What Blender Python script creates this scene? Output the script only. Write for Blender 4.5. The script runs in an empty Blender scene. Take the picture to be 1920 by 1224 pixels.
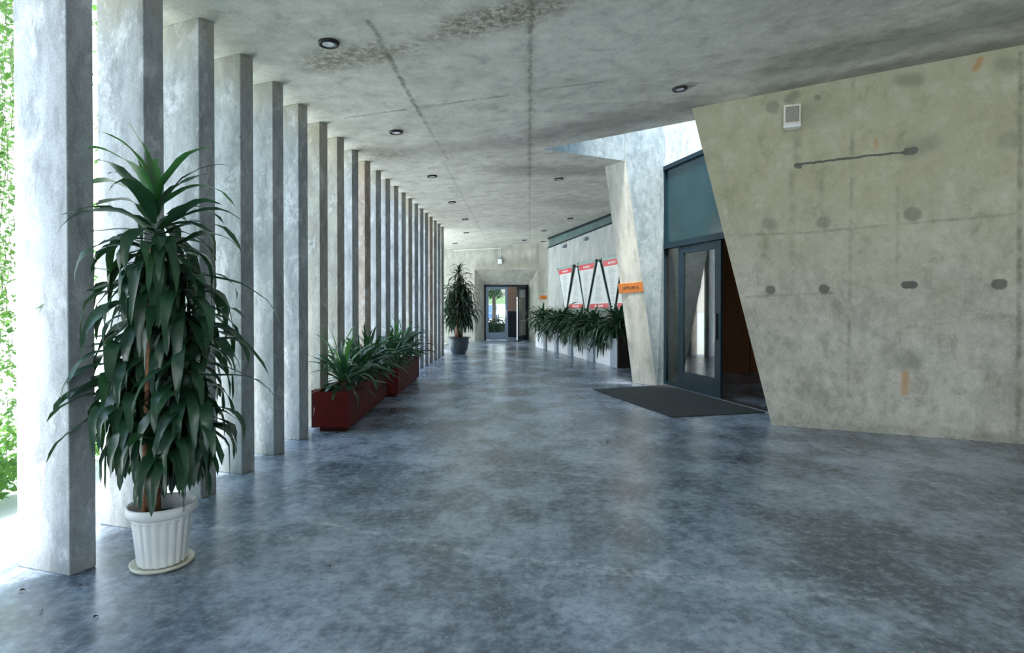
import bpy, math, random
from mathutils import Vector, Matrix
random.seed(7)
C = bpy.context.scene.collection
R = math.radians

# ------------------------------------------------------------ camera
FPX = 1100.0; CX = 995.0; CY = 579.0; PITCH = math.atan(10/FPX); HC = 1.45
cam = bpy.data.objects.new('camera', bpy.data.cameras.new('camera')); C.objects.link(cam)
cam.data.sensor_width = 36; cam.data.lens = FPX/1920*36
cam.data.shift_x = -(CX-960)/1920; cam.data.shift_y = (CY-612)/1920
cam.location = (0, 0, HC); cam.rotation_euler = (math.pi/2-PITCH, 0, 0)
cam.data.clip_start = .05; cam.data.clip_end = 300
bpy.context.scene.camera = cam
# ------------------------------------------------------------ light
sc = bpy.context.scene
sc.view_settings.view_transform = 'Standard'; sc.view_settings.look = 'None'
sc.view_settings.gamma = 1; sc.view_settings.use_curve_mapping = False
sc.view_settings.exposure = 1.22
world = bpy.data.worlds.new('overcast_sky'); sc.world = world; world.use_nodes = True
wn = world.node_tree; wn.nodes.clear()
wo = wn.nodes.new('ShaderNodeOutputWorld'); wb = wn.nodes.new('ShaderNodeBackground')
wr = wn.nodes.new('ShaderNodeValToRGB'); wt = wn.nodes.new('ShaderNodeTexCoord'); ws = wn.nodes.new('ShaderNodeSeparateXYZ')
wn.links.new(wt.outputs['Generated'], ws.inputs[0]); wn.links.new(ws.outputs['Z'], wr.inputs[0])
wr.color_ramp.elements[0].position = 0; wr.color_ramp.elements[0].color = (1.0, 1.0, .98, 1)
wr.color_ramp.elements[1].position = .6; wr.color_ramp.elements[1].color = (.50, .73, 1.0, 1)
wn.links.new(wr.outputs[0], wb.inputs[0]); wb.inputs[1].default_value = 1.9
wn.links.new(wb.outputs[0], wo.inputs[0])
sun = bpy.data.objects.new('sun', bpy.data.lights.new('sun', 'SUN')); C.objects.link(sun)
sun.data.energy = 6.0; sun.data.angle = R(12); sun.data.color = (1, .96, .88)
sun.rotation_euler = Vector((-.14, -.42, 1)).to_track_quat('Z', 'Y').to_euler()

# ------------------------------------------------------------ view geometry helpers
def ray(px, py):
    xc = (px-CX)/FPX; yc = -(py-CY)/FPX; c, s = math.cos(PITCH), math.sin(PITCH)
    return Vector((xc, yc*s+c, yc*c-s))
O0 = Vector((0, 0, HC))
def hit(px, py, p0, n):
    d = ray(px, py); n = Vector(n); return O0 + d*((Vector(p0)-O0).dot(n)/d.dot(n))
def fl(px, py, z=0): return hit(px, py, (0, 0, z), (0, 0, 1))
CS = .073                                  # the soffit rises to the right
def cz(x): return 3.56+CS*(x+2.47)
def ce(px, py): return hit(px, py, (-2.47, 0, 3.56), (-CS, 0, 1))

# ------------------------------------------------------------ object helpers
def tag(o, label=None, cat=None, group=None, kind=None):
    if label: o['label'] = label
    if cat: o['category'] = cat
    if group: o['group'] = group
    if kind: o['kind'] = kind
    return o
def thing(name, loc=(0, 0, 0), rz=0, label=None, cat=None, group=None, kind=None):
    o = bpy.data.objects.new(name, None); C.objects.link(o); o.location = loc; o.rotation_euler = (0, 0, rz)
    o.empty_display_size = .1
    return tag(o, label, cat, group, kind)
def copy_tree(o, parent=None):
    c = o.copy(); C.objects.link(c); c.parent = parent
    for ch in list(o.children): copy_tree(ch, c)
    return c
class MB:
    def __init__(s): s.v = []; s.f = []; s.s = []
    def add(s, vs, fs, smooth=False):
        b = len(s.v); s.v += [tuple(v) for v in vs]
        for f in fs: s.f.append([i+b for i in f]); s.s.append(smooth)
        return s
    def box(s, a, b):
        x0, y0, z0 = a; x1, y1, z1 = b
        return s.hexa([(x0,y0,z0),(x1,y0,z0),(x1,y1,z0),(x0,y1,z0)], [(x0,y0,z1),(x1,y0,z1),(x1,y1,z1),(x0,y1,z1)])
    def hexa(s, lo, hi):
        n = len(lo)
        fs = [list(range(n))[::-1], list(range(n, 2*n))] + [[i, (i+1) % n, n+(i+1) % n, n+i] for i in range(n)]
        return s.add(list(lo)+list(hi), fs)
    def lathe(s, prof, n=40, flute=0, nf=0, c=(0, 0, 0), smooth=True, cap=True):
        vs = []
        for r, z in prof:
            for i in range(n):
                a = 2*math.pi*i/n; rr = r*(1-flute*(abs(math.sin(a*nf/2))**6)) if nf else r
                vs.append((c[0]+rr*math.cos(a), c[1]+rr*math.sin(a), c[2]+z))
        fs = [[j*n+i, j*n+(i+1) % n, (j+1)*n+(i+1) % n, (j+1)*n+i] for j in range(len(prof)-1) for i in range(n)]
        if cap: fs.append(list(range(n))[::-1]); fs.append([(len(prof)-1)*n+i for i in range(n)])
        return s.add(vs, fs, smooth)
    def tube(s, pts, rad, n=8, smooth=True):
        pts = [Vector(p) for p in pts]; rad = rad if isinstance(rad, (list, tuple)) else [rad]*len(pts)
        vs = []
        for k, p in enumerate(pts):
            d = (pts[min(k+1, len(pts)-1)]-pts[max(k-1, 0)]).normalized()
            u = d.cross(Vector((0, 0, 1)) if abs(d.z) < .9 else Vector((1, 0, 0))).normalized(); w = d.cross(u)
            for i in range(n):
                a = 2*math.pi*i/n; vs.append(p+(u*math.cos(a)+w*math.sin(a))*rad[k])
        fs = [[j*n+i, j*n+(i+1) % n, (j+1)*n+(i+1) % n, (j+1)*n+i] for j in range(len(pts)-1) for i in range(n)]
        fs += [list(range(n))[::-1], [(len(pts)-1)*n+i for i in range(n)]]
        return s.add(vs, fs, smooth)
    def build(s, name, mat, parent=None, bevel=0, fix=True, **kw):
        me = bpy.data.meshes.new(name); me.from_pydata(s.v, [], s.f)
        for p, sm in zip(me.polygons, s.s): p.use_smooth = sm
        if fix:
            import bmesh
            bm = bmesh.new(); bm.from_mesh(me); bmesh.ops.recalc_face_normals(bm, faces=bm.faces); bm.to_mesh(me); bm.free()
        me.materials.append(mat); o = bpy.data.objects.new(name, me); C.objects.link(o); o.parent = parent
        if bevel:
            m = o.modifiers.new('bevel', 'BEVEL'); m.width = bevel; m.segments = 2; m.limit_method = 'ANGLE'
        return tag(o, **kw)

# ------------------------------------------------------------ material helpers
class NT:
    def __init__(s, name):
        s.m = bpy.data.materials.new(name); s.m.use_nodes = True; s.t = s.m.node_tree; s.t.nodes.clear()
        s.out = s.n('ShaderNodeOutputMaterial'); s.b = s.n('ShaderNodeBsdfPrincipled'); s.l(s.b.outputs[0], s.out.inputs[0])
        s.pos = s.n('ShaderNodeNewGeometry').outputs['Position']
    def n(s, k, **kw):
        x = s.t.nodes.new(k)
        for a, v in kw.items(): setattr(x, a, v)
        return x
    def l(s, a, b): s.t.links.new(a, b)
    def put(s, inp, v):
        if isinstance(v, bpy.types.NodeSocket): s.l(v, inp)
        elif v is not None: inp.default_value = v
    def math(s, op, a, b=None, c=None, clamp=False):
        x = s.n('ShaderNodeMath', operation=op, use_clamp=clamp)
        for i, v in enumerate((a, b, c)): s.put(x.inputs[i], v)
        return x.outputs[0]
    def vm(s, op, a, b=None, scale=None):
        x = s.n('ShaderNodeVectorMath', operation=op); s.put(x.inputs[0], a); s.put(x.inputs[1], b)
        if scale is not None: s.put(x.inputs['Scale'], scale)
        return x.outputs['Value'] if op in ('DOT_PRODUCT', 'LENGTH') else x.outputs[0]
    def noise(s, scale, vec=None, detail=4, rough=.6, dist=0, col=False):
        x = s.n('ShaderNodeTexNoise'); x.inputs['Scale'].default_value = scale; x.inputs['Detail'].default_value = detail
        x.inputs['Roughness'].default_value = rough; x.inputs['Distortion'].default_value = dist
        s.l(vec or s.pos, x.inputs['Vector']); return x.outputs['Color' if col else 'Fac']
    def mr(s, v, a, b, c=0., d=1., smooth=False):
        x = s.n('ShaderNodeMapRange', interpolation_type='SMOOTHSTEP' if smooth else 'LINEAR')
        for i, k in enumerate((v, a, b, c, d)): s.put(x.inputs[i], k)
        return x.outputs[0]
    def mix(s, f, a, b, mode='MIX'):
        x = s.n('ShaderNodeMix', data_type='RGBA', blend_type=mode)
        s.put(x.inputs[0], f)
        for i, k in ((6, a), (7, b)): s.put(x.inputs[i], (*k, 1) if isinstance(k, tuple) and len(k) == 3 else k)
        return x.outputs[2]
    def coord(s, u, v=None):        # project the position on two axes -> flat (u, v, 0)
        x = s.n('ShaderNodeCombineXYZ'); s.l(s.vm('DOT_PRODUCT', s.pos, u), x.inputs[0])
        s.l(s.vm('DOT_PRODUCT', s.pos, v), x.inputs[1]); return x.outputs[0]
    def warp(s, c, scale, amp):
        return s.vm('ADD', c, s.vm('SCALE', s.vm('SUBTRACT', s.noise(scale, c, 5, .7, col=True), (.5, .5, .5)), scale=amp))
    def capsule(s, c, a, b, r, soft):
        a = Vector((*a, 0)); ba = Vector((*b, 0))-a; pa = s.vm('SUBTRACT', c, tuple(a))
        q = max(ba.dot(ba), 1e-6)
        if q > 1e-5:
            h = s.math('ADD', s.vm('DOT_PRODUCT', pa, tuple(ba/q)), 0, clamp=True)
            pa = s.vm('SUBTRACT', pa, s.vm('SCALE', tuple(ba), scale=h))
        # flatten the third coordinate
        pa = s.vm('MULTIPLY', pa, (1, 1, 0))
        return s.mr(s.vm('LENGTH', pa), r, r+soft, 1, 0, True)
    def marks(s, c, lst):           # lst of (a, b, r, soft, strength) -> combined mask
        out = None
        for a, b, r, soft, k in lst:
            m = s.math('MULTIPLY', s.capsule(c, a, b, r, soft), k)
            out = m if out is None else s.math('MAXIMUM', out, m)
        return out
    def bump(s, h, dist=.01, strength=.5):
        x = s.n('ShaderNodeBump'); x.inputs['Distance'].default_value = dist; x.inputs['Strength'].default_value = strength
        s.put(x.inputs['Height'], h); s.l(x.outputs[0], s.b.inputs['Normal'])
    def done(s, col=None, rough=None, **kw):
        if col is not None: s.put(s.b.inputs['Base Color'], (*col, 1) if isinstance(col, tuple) else col)
        if rough is not None: s.put(s.b.inputs['Roughness'], rough)
        for k, v in kw.items(): s.put(s.b.inputs[k.replace('_', ' ')], v)
        return s.m

def simple(name, col, rough=.5, var=.12, scale=12, metal=0, bump=0):
    t = NT(name); n = t.noise(scale)
    c = t.mix(t.mr(n, .3, .7), tuple(x*(1-var) for x in col), tuple(min(1, x*(1+var)) for x in col))
    if bump: t.bump(n, .01, bump)
    return t.done(c, rough, Metallic=metal)

def concrete(name, c1, c2, blot=1.2, dark=(.25, .26, .24), stretch=(1, 1, .35), rough=.75, extra=None, obj_vary=False):
    t = NT(name); p = t.vm('MULTIPLY', t.pos, stretch)
    if obj_vary:
        oi = t.n('ShaderNodeObjectInfo'); p = t.vm('ADD', p, t.vm('SCALE', (13., 7., 5.), scale=oi.outputs['Random']))
    big = t.noise(blot, p, 6, .65, .4); mid = t.noise(blot*5, p, 6, .7, .3); fine = t.noise(90, t.pos, 3, .7)
    c = t.mix(t.mr(big, .35, .68), c1, c2)
    c = t.mix(t.math('MULTIPLY', t.mr(mid, .5, .68), .6), c, tuple(x*1.25 for x in c2))
    c = t.mix(t.math('MULTIPLY', t.mr(mid, .48, .32), .65), c, tuple(x*.62 for x in c1))
    c = t.mix(t.math('MULTIPLY', t.mr(fine, .35, .7), .3), c, (.1, .1, .1), 'MULTIPLY')
    vo = t.n('ShaderNodeTexVoronoi'); vo.inputs['Scale'].default_value = 9; t.l(p if not obj_vary else p, vo.inputs['Vector'])
    pit = t.mr(vo.outputs['Distance'], .04, .065, 1, 0)
    c = t.mix(t.math('MULTIPLY', pit, .55), c, dark)
    h = t.math('ADD', t.math('MULTIPLY', mid, .6), t.math('MULTIPLY', fine, .25))
    if extra: c, h = extra(t, c, h)
    t.bump(h, .012, .35)
    return t.done(c, rough)

M = {}
# fins: cool grey cast concrete, some warmer
def fin_extra(t, c, h):
    z = t.vm('DOT_PRODUCT', t.pos, (0, 0, 1)); n = t.noise(3, t.vm('MULTIPLY', t.pos, (1, 1, .5)), 6, .7)
    c = t.mix(t.mr(t.math('ADD', z, t.math('MULTIPLY', n, .8)), 3.55, 4.0, 0, .6), c, (.36, .34, .23))
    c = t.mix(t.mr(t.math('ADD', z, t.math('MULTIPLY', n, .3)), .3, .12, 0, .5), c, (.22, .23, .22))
    n2 = t.noise(5, t.vm('MULTIPLY', t.pos, (1, 1, .6)), 8, .8, .3)
    return t.mix(t.mr(n2, .53, .62, 0, .55), c, (.62, .66, .70)), h
M['fin_cool'] = concrete('fin_cool_concrete', (.28, .31, .335), (.42, .455, .48), 2.2, obj_vary=True, extra=fin_extra)
M['fin_warm'] = concrete('fin_warm_concrete', (.30, .30, .27), (.44, .44, .40), 2.2, obj_vary=True, extra=fin_extra)
M['fin_tan'] = concrete('fin_tan_concrete', (.34, .28, .235), (.47, .40, .345), 2.2, obj_vary=True, extra=fin_extra)
M['concrete'] = concrete('wall_concrete', (.44, .46, .41), (.62, .63, .57), 1.1)
M['shaft'] = concrete('shaft_concrete', (.50, .54, .57), (.72, .75, .77), 1.8, stretch=(1, 1, .8))
M['blade'] = concrete('skylit_tint_blade_concrete', (.30, .38, .415), (.48, .555, .585), 1.6, stretch=(1, 1, .8))  # cool teal-blue paints the skylit shade into the concrete colour
M['paint'] = concrete('smooth_wall_concrete', (.47, .51, .50), (.56, .59, .57), .8)

# right wall (vertical plane), with its own pour joints, tie holes and stains
WB0 = fl(1447, 797); WB1 = fl(1915, 832); WU = (WB1-WB0).normalized(); WN = Vector((WU.y, -WU.x, 0))
if WN.y > 0: WN = -WN
def wr(px, py):
    p = hit(px, py, WB0, WN); return ((p-WB0).dot(WU), p.z)
def right_extra(t, c, h):
    off = WB0.dot(WU)
    x = t.n('ShaderNodeCombineXYZ'); t.l(t.math('SUBTRACT', t.vm('DOT_PRODUCT', t.pos, tuple(WU)), off), x.inputs[0])
    z = t.vm('DOT_PRODUCT', t.pos, (0, 0, 1)); t.l(z, x.inputs[1]); c0 = x.outputs[0]
    w1 = t.warp(c0, 9, .05); w2 = t.warp(c0, 11, .035)
    # warm olive tone high up, paler below
    n = t.noise(1.3, c0, 6, .65)
    c = t.mix(t.mr(t.math('ADD', z, t.math('MULTIPLY', n, 1.6)), 1.8, 3.6, 0, .75), c, (.47, .45, .29))
    n2 = t.noise(3.2, t.vm('MULTIPLY', c0, (1, .8, 1)), 9, .78, .3)
    c = t.mix(t.mr(n2, .52, .7, 0, .7), c, (.66, .65, .54))
    c = t.mix(t.mr(n2, .46, .3, 0, .75), c, (.26, .255, .165))
    W = wr
    def seg(a, b, r, s, k): return (W(*a), W(*b), r, s, k)
    dk = [seg((1490, 309), (1700, 284), .006, .012, 1.), seg((1700, 284), (1714, 282), .03, .02, .9), seg((1494, 310), (1500, 311), .02, .02, .9),
          seg((1698, 534), (1712, 534), .035, .015, .95), seg((1545, 541), (1546, 542), .045, .015, .85), seg((1444, 544), (1445, 544), .045, .015, .8),
          seg((1870, 533), (1878, 533), .045, .02, .85), seg((1540, 417), (1546, 417), .05, .03, .35), seg((1710, 401), (1712, 402), .065, .03, .5),
          seg((1438, 418), (1446, 420), .04, .05, .4), seg((1700, 676), (1712, 678), .05, .09, .42), seg((1480, 186), (1490, 178), .02, .07, .5),
          seg((1533, 182), (1534, 182), .02, .03, .5), seg((1447, 200), (1450, 202), .05, .04, .4), seg((1690, 150), (1720, 150), .03, .08, .4),
          seg((1880, 120), (1895, 122), .04, .08, .3), seg((1890, 262), (1896, 262), .05, .08, .3), seg((1745, 268), (1710, 280), .03, .14, .35)]
    m = t.marks(w1, dk); c = t.mix(m, c, (.115, .12, .105))
    ln = [seg((1372, 441), (1500, 437), .004, .02, .55), seg((1500, 437), (1910, 401), .004, .02, .5), seg((1400, 556), (1560, 549), .004, .02, .6),
          seg((1600, 140), (1590, 740), .003, .03, .5), seg((1498, 232), (1494, 300), .02, .05, .5), seg((1483, 320), (1486, 530), .004, .05, .4),
          seg((1684, 320), (1682, 520), .003, .03, .35), seg((1914, 100), (1909, 830), .008, .03, .7), seg((1540, 320), (1540, 400), .003, .04, .3),
          seg((1447, 792), (1915, 826), .02, .09, .55), seg((1660, 620), (1900, 590), .004, .03, .18), seg((1348, 290), (1372, 400), .01, .05, .3)]
    m2 = t.marks(w2, ln); br = t.mr(t.noise(4, c0, 6, .75), .4, .62, .05, 1)
    c = t.mix(t.math('MULTIPLY', m2, br), c, (.17, .16, .12))
    ru = [seg((1697, 700), (1696, 735), .008, .05, .7), seg((1838, 112), (1830, 128), .012, .04, .75), seg((1643, 262), (1643, 275), .006, .03, .5)]
    c = t.mix(t.marks(w1, ru), c, (.5, .27, .1))
    h = t.math('SUBTRACT', h, t.math('MULTIPLY', m, .6))
    return c, h
M['wall_right'] = concrete('right_wall_concrete', (.45, .45, .38), (.63, .62, .55), 1.5, stretch=(1, 1, .75), extra=right_extra)

def ceil_extra(t, c, h):
    c0 = t.vm('MULTIPLY', t.pos, (1, 1, 0)); w1 = t.warp(c0, 6, .1); w2 = t.warp(c0, 2.2, .7)
    def seg(a, b, r, s, k):
        p, q = ce(*a), ce(*b); return ((p.x, p.y), (q.x, q.y), r, s, k)
    big = t.noise(.7, c0, 6, .6, .6)
    c = t.mix(t.mr(big, .5, .75, 0, .35), c, (.36, .37, .30))
    streak = t.noise(3, t.vm('MULTIPLY', c0, (.5, 3, 1)), 6, .7, .4)
    c = t.mix(t.mr(streak, .5, .75, 0, .22), c, (.66, .68, .64))
    ln = [seg((692, 40), (800, 235), .008, .028, .9), seg((800, 235), (840, 300), .006, .03, .45), seg((995, 0), (993, 330), .008, .03, .85), seg((995, 0), (993, 330), .03, .05, .22),
          seg((993, 330), (993, 450), .006, .03, .4), seg((648, 221), (758, 206), .008, .03, .8), seg((790, 201), (950, 179), .008, .03, .7),
          seg((1015, 168), (1125, 153), .008, .03, .7), seg((1125, 153), (1420, 110), .006, .05, .22), seg((830, 300), (912, 450), .004, .04, .3),
          seg((800, 375), (1100, 350), .004, .04, .3), seg((1440, 110), (1900, 40), .006, .05, .3)]
    br = t.mr(t.noise(5, c0, 8, .8), .4, .58, .15, 1)
    c = t.mix(t.math('MULTIPLY', t.marks(w1, ln), br), c, (.17, .18, .15))
    st = [seg((610, 115), (700, 100), .06, .3, .8), seg((700, 100), (770, 90), .03, .15, .7), seg((870, 50), (985, 22), .08, .25, .9), seg((985, 20), (1040, 12), .03, .2, .8),
          seg((800, 72), (850, 62), .02, .15, .6), seg((690, 285), (730, 292), .1, .4, .6)]
    g = t.mr(t.noise(13, c0, 8, .85, .5), .42, .56, 0, 1)
    c = t.mix(t.math('MULTIPLY', t.marks(w1, st), g), c, (.17, .135, .07))
    dk = [seg((1020, 255), (1290, 203), .1, .55, .62), seg((760, 283), (1020, 262), .05, .5, .5), seg((960, 318), (1120, 322), .15, .4, .55),
          seg((1480, 120), (1900, 30), .1, .4, .6), seg((1440, 172), (1900, 82), .05, .3, .65), seg((720, 283), (740, 286), .1, .3, .4),
          seg((742, 246), (743, 247), .1, .03, .35), seg((1278, 164), (1280, 164), .1, .04, .4), seg((1060, 378), (1110, 385), .3, .5, .3)]
    g2 = t.mr(t.noise(2.5, c0, 6, .7), .3, .65, .55, 1)
    c = t.mix(t.math('MULTIPLY', t.marks(w2, dk), g2), c, (.15, .155, .13))
    return c, h
M['ceiling'] = concrete('ceiling_concrete', (.66, .66, .585), (.80, .795, .71), .9, stretch=(1, 1, 1), extra=ceil_extra)

# polished floor
t = NT('polished_concrete_floor')
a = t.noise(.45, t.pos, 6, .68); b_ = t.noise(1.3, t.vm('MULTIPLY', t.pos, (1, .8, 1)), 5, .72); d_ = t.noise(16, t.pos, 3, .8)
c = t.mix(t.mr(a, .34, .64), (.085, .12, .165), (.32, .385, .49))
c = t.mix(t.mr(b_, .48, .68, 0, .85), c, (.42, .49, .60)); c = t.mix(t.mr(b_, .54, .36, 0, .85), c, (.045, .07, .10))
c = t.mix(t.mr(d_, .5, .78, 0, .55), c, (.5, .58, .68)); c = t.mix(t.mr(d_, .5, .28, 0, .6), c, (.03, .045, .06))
w = t.warp(t.vm('MULTIPLY', t.pos, (1, 1, 0)), 3, .12)
def fseg(a, b, r, s, k):
    p, q = fl(*a), fl(*b); return ((p.x, p.y), (q.x, q.y), r, s, k)
sc_l = [fseg((560, 970), (900, 1040), .006, .03, .5), fseg((900, 1040), (1500, 1105), .006, .03, .45), fseg((1100, 1070), (1700, 1130), .004, .03, .35),
        fseg((1560, 830), (1900, 965), .004, .02, .4), fseg((860, 870), (1250, 905), .005, .04, .3), fseg((360, 985), (560, 1010), .008, .05, .4)]
c = t.mix(t.math('MULTIPLY', t.marks(w, sc_l), t.mr(d_, .4, .6)), c, (.55, .6, .65))
t.bump(t.noise(14, t.pos, 3), .003, .12)
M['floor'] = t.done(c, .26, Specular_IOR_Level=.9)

M['frame'] = simple('dark_blue_frame', (.012, .028, .040), .5, .2, 6)
M['frame_dk'] = simple('near_black_frame', (.012, .018, .026), .4, .2, 6)
M['teal'] = simple('teal_painted_glass', (.013, .045, .055), .2, .15, 2)
M['strip'] = simple('grey_green_glass', (.10, .17, .16), .25, .15, 2)
M['black'] = simple('black_metal', (.012, .012, .014), .45, .2, 10)
M['white'] = simple('white_plastic', (.82, .85, .86), .4, .05, 8)
M['cream'] = simple('cream_plastic', (.74, .72, .60), .4, .05, 8)
M['white_paint'] = simple('white_painted_panel', (.78, .82, .86), .55, .08, 3)
M['grey_post'] = simple('blue_grey_post', (.30, .36, .42), .6, .15, 5)
M['red'] = simple('oxblood_planter_paint', (.10, .010, .007), .6, .2, 5, bump=.05)
M['red2'] = simple('oxblood_plinth', (.055, .009, .008), .5, .2, 5)
for k_ in ('red', 'red2', 'frame', 'frame_dk'): next(n for n in M[k_].node_tree.nodes if n.type == 'BSDF_PRINCIPLED').inputs['Specular IOR Level'].default_value = .15
M['soil'] = simple('dark_soil', (.03, .022, .015), .95, .5, 30, bump=.5)
M['glaze'] = simple('blue_grey_glazed_pot', (.075, .10, .125), .3, .4, 25)
M['bark'] = simple('brown_cane_bark', (.20, .085, .045), .6, .35, 22, bump=.4)
M['stake'] = simple('orange_brown_cane', (.33, .15, .075), .6, .3, 30, bump=.4)
M['orange'] = simple('orange_wood_sign', (.50, .155, .02), .45, .2, 14)
M['ink'] = simple('dark_lettering', (.04, .012, .004), .5)
M['poster'] = simple('white_poster_paper', (.78, .83, .83), .35, .03, 3)
M['poster_red'] = simple('red_poster_band', (.78, .07, .09), .35, .05, 3)
M['poster_ink'] = simple('grey_poster_print', (.30, .37, .38), .5)
M['rail'] = simple('grey_green_rail', (.22, .32, .32), .4, .1, 3)
M['acrylic'] = simple('green_edge_acrylic', (.33, .46, .44), .2, .1, 3)
M['wood'] = None
t = NT('brown_wood_panelling'); g = t.noise(3, t.vm('MULTIPLY', t.pos, (9, 9, .5)), 6, .7, .6)
st = t.math('FRACT', t.math('MULTIPLY', t.vm('DOT_PRODUCT', t.pos, (.3, 1, 0)), 2.2)); gap = t.mr(st, .0, .06, 1, 0)
c = t.mix(t.mr(g, .3, .7), (.20, .10, .05), (.36, .19, .09)); c = t.mix(gap, c, (.03, .015, .01))
M['wood'] = t.done(c, .45)
t = NT('red_brown_brick'); bk = t.n('ShaderNodeTexBrick'); x = t.n('ShaderNodeCombineXYZ')
t.l(t.vm('DOT_PRODUCT', t.pos, (1, 0, 0)), x.inputs[0]); t.l(t.vm('DOT_PRODUCT', t.pos, (0, 0, 1)), x.inputs[1]); t.l(x.outputs[0], bk.inputs[0])
bk.inputs['Color1'].default_value = (.30, .15, .10, 1); bk.inputs['Color2'].default_value = (.22, .12, .09, 1); bk.inputs['Mortar'].default_value = (.30, .27, .23, 1)
bk.inputs['Scale'].default_value = 1; bk.inputs['Brick Width'].default_value = .22; bk.inputs['Row Height'].default_value = .075; bk.inputs['Mortar Size'].default_value = .01
M['brick'] = t.done(bk.outputs[0], .8)
t = NT('coir_doormat'); n = t.noise(160, t.pos, 2, .8)
rib = t.math('FRACT', t.math('MULTIPLY', t.vm('DOT_PRODUCT', t.pos, (.26, -.95, 0)), 45))
c = t.mix(t.mr(n, .3, .7), (.015, .02, .02), (.055, .068, .068)); c = t.mix(t.mr(rib, .0, .3, .4, 0), c, (.015, .02, .02)); t.bump(n, .01, .8)
M['mat'] = t.done(c, .95)

def glass(name, tint=(.86, .92, .92), refl=.12, rough=.02):
    t = NT(name); t.t.nodes.remove(t.b); tr = t.n('ShaderNodeBsdfTransparent'); gl = t.n('ShaderNodeBsdfGlossy'); mx = t.n('ShaderNodeMixShader')
    tr.inputs[0].default_value = (*tint, 1); gl.inputs['Roughness'].default_value = rough
    lw = t.n('ShaderNodeLayerWeight'); lw.inputs[0].default_value = .45
    t.l(t.math('ADD', t.math('MULTIPLY', lw.outputs['Fresnel'], .7), refl, clamp=True), mx.inputs[0])
    t.l(tr.outputs[0], mx.inputs[1]); t.l(gl.outputs[0], mx.inputs[2]); t.l(mx.outputs[0], t.out.inputs[0]); return t.m
M['glass'] = glass('clear_door_glass', (.55, .6, .55), .08)
M['glass2'] = glass('clear_far_glass', (.9, .95, .95), .04)

def leafmat(name, c1, c2, rough=.32, trans=.15):
    t = NT(name); n = t.noise(5, t.pos, 3); c = t.mix(t.mr(n, .35, .7), c1, c2)
    n2 = t.noise(60, t.vm('MULTIPLY', t.pos, (1, 1, .1)), 2); c = t.mix(t.mr(n2, .4, .7, 0, .3), c, tuple(x*1.6 for x in c2))
    tl = t.n('ShaderNodeBsdfTranslucent'); mx = t.n('ShaderNodeMixShader'); mx.inputs[0].default_value = trans
    t.l(t.mix(.5, c, (.12, .35, .04)), tl.inputs[0]); t.l(t.b.outputs[0], mx.inputs[1]); t.l(tl.outputs[0], mx.inputs[2]); t.l(mx.outputs[0], t.out.inputs[0])
    return t.done(c, rough, Specular_IOR_Level=.6)
M['leaf'] = leafmat('dark_glossy_leaf', (.010, .042, .026), (.027, .088, .046), .33, .1)
M['leaf_new'] = leafmat('fresh_green_leaf', (.025, .14, .035), (.05, .24, .06), .35, .25)
M['leaf_far'] = leafmat('deep_green_leaf', (.007, .026, .017), (.018, .055, .033), .4, .08)
M['leaf_mid'] = leafmat('mid_green_leaf', (.012, .05, .028), (.03, .10, .05), .35, .12)
M['leaf_lime'] = leafmat('striped_lime_leaf', (.06, .2, .05), (.13, .34, .08), .35, .2)
M['vine'] = leafmat('sunlit_vine_leaf', (.09, .20, .04), (.22, .38, .10), .5, .5)
M['vine_stem'] = simple('vine_stem', (.30, .32, .18), .8)
M['grass'] = simple('lawn_grass', (.085, .12, .05), .9, .3, 6)
M['hedge'] = simple('hedge_leaves', (.02, .06, .015), .9, .5, 12)
M['trunk'] = simple('tree_bark', (.08, .06, .045), .9, .3, 8)
M['paving'] = simple('pale_paving', (.78, .78, .75), .85, .08, 3)
M['car_white'] = simple('white_car_paint', (.75, .77, .80), .25, .02, 2)
M['car_blue'] = simple('blue_car_paint', (.05, .09, .25), .25, .02, 2)
M['car_glass'] = simple('dark_car_glass', (.02, .025, .03), .1, .02, 2)
M['lamp_in'] = simple('pale_lamp_reflector', (.85, .88, .90), .3, .05, 4)
M['dry'] = simple('dry_brown_leaf', (.07, .045, .02), .8)
M['steel'] = simple('brushed_steel', (.45, .47, .5), .35, .1, 30, 1)

# ------------------------------------------------------------ setting
# key points
A = ce(1018, 280); J = fl(1246, 719.5); J.z = 0
Dd = (fl(1355, 748)-J); Dd.z = 0; Dd.normalize(); Dn = Vector((-Dd.y, Dd.x, 0))       # door line direction
if Dn.x < 0: Dn = -Dn                                                                  # towards the hall
Cn = ce(1294, 227)
def isect(p, d, q, e):
    k = ((q.x-p.x)*e.y-(q.y-p.y)*e.x)/(d.x*e.y-d.y*e.x); return Vector((p.x+d.x*k, p.y+d.y*k, 0))
E = isect(A, Cn-A, J, Dd)
Sd = (J-Vector((A.x, A.y, 0))).normalized(); Sn = Vector((Sd.y, -Sd.x, 0))             # skylight blade wall: direction, visible side

MB().box((-3.05, -9, -.3), (12, 30, 0)).build('floor', M['floor'], kind='structure')
MB().box((-60, -30, -.42), (-3.05, 80, -.02)).build('ground', M['paving'], kind='structure')
MB().box((-3.05, 30, -.42), (60, 80, -.02)).build('ground', M['paving'], kind='structure')
YF = 22.35; YD = 23.15
# ceiling with the triangular opening
XL = -3.02
XR = 10.2
def ring(z_add):
    def P(x, y): return (x, y, cz(x)+z_add)
    return P
mb = MB()
P = ring(0); Q = ring(.55)
outer = [(XL, -7.), (XR, -7.), (XR, YF+.3), (XL-3, YF+.3), (XL-3, 16.6), (XL, 16.6)]
hole = [(A.x, A.y), (E.x, E.y), (J.x, J.y)]
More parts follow.
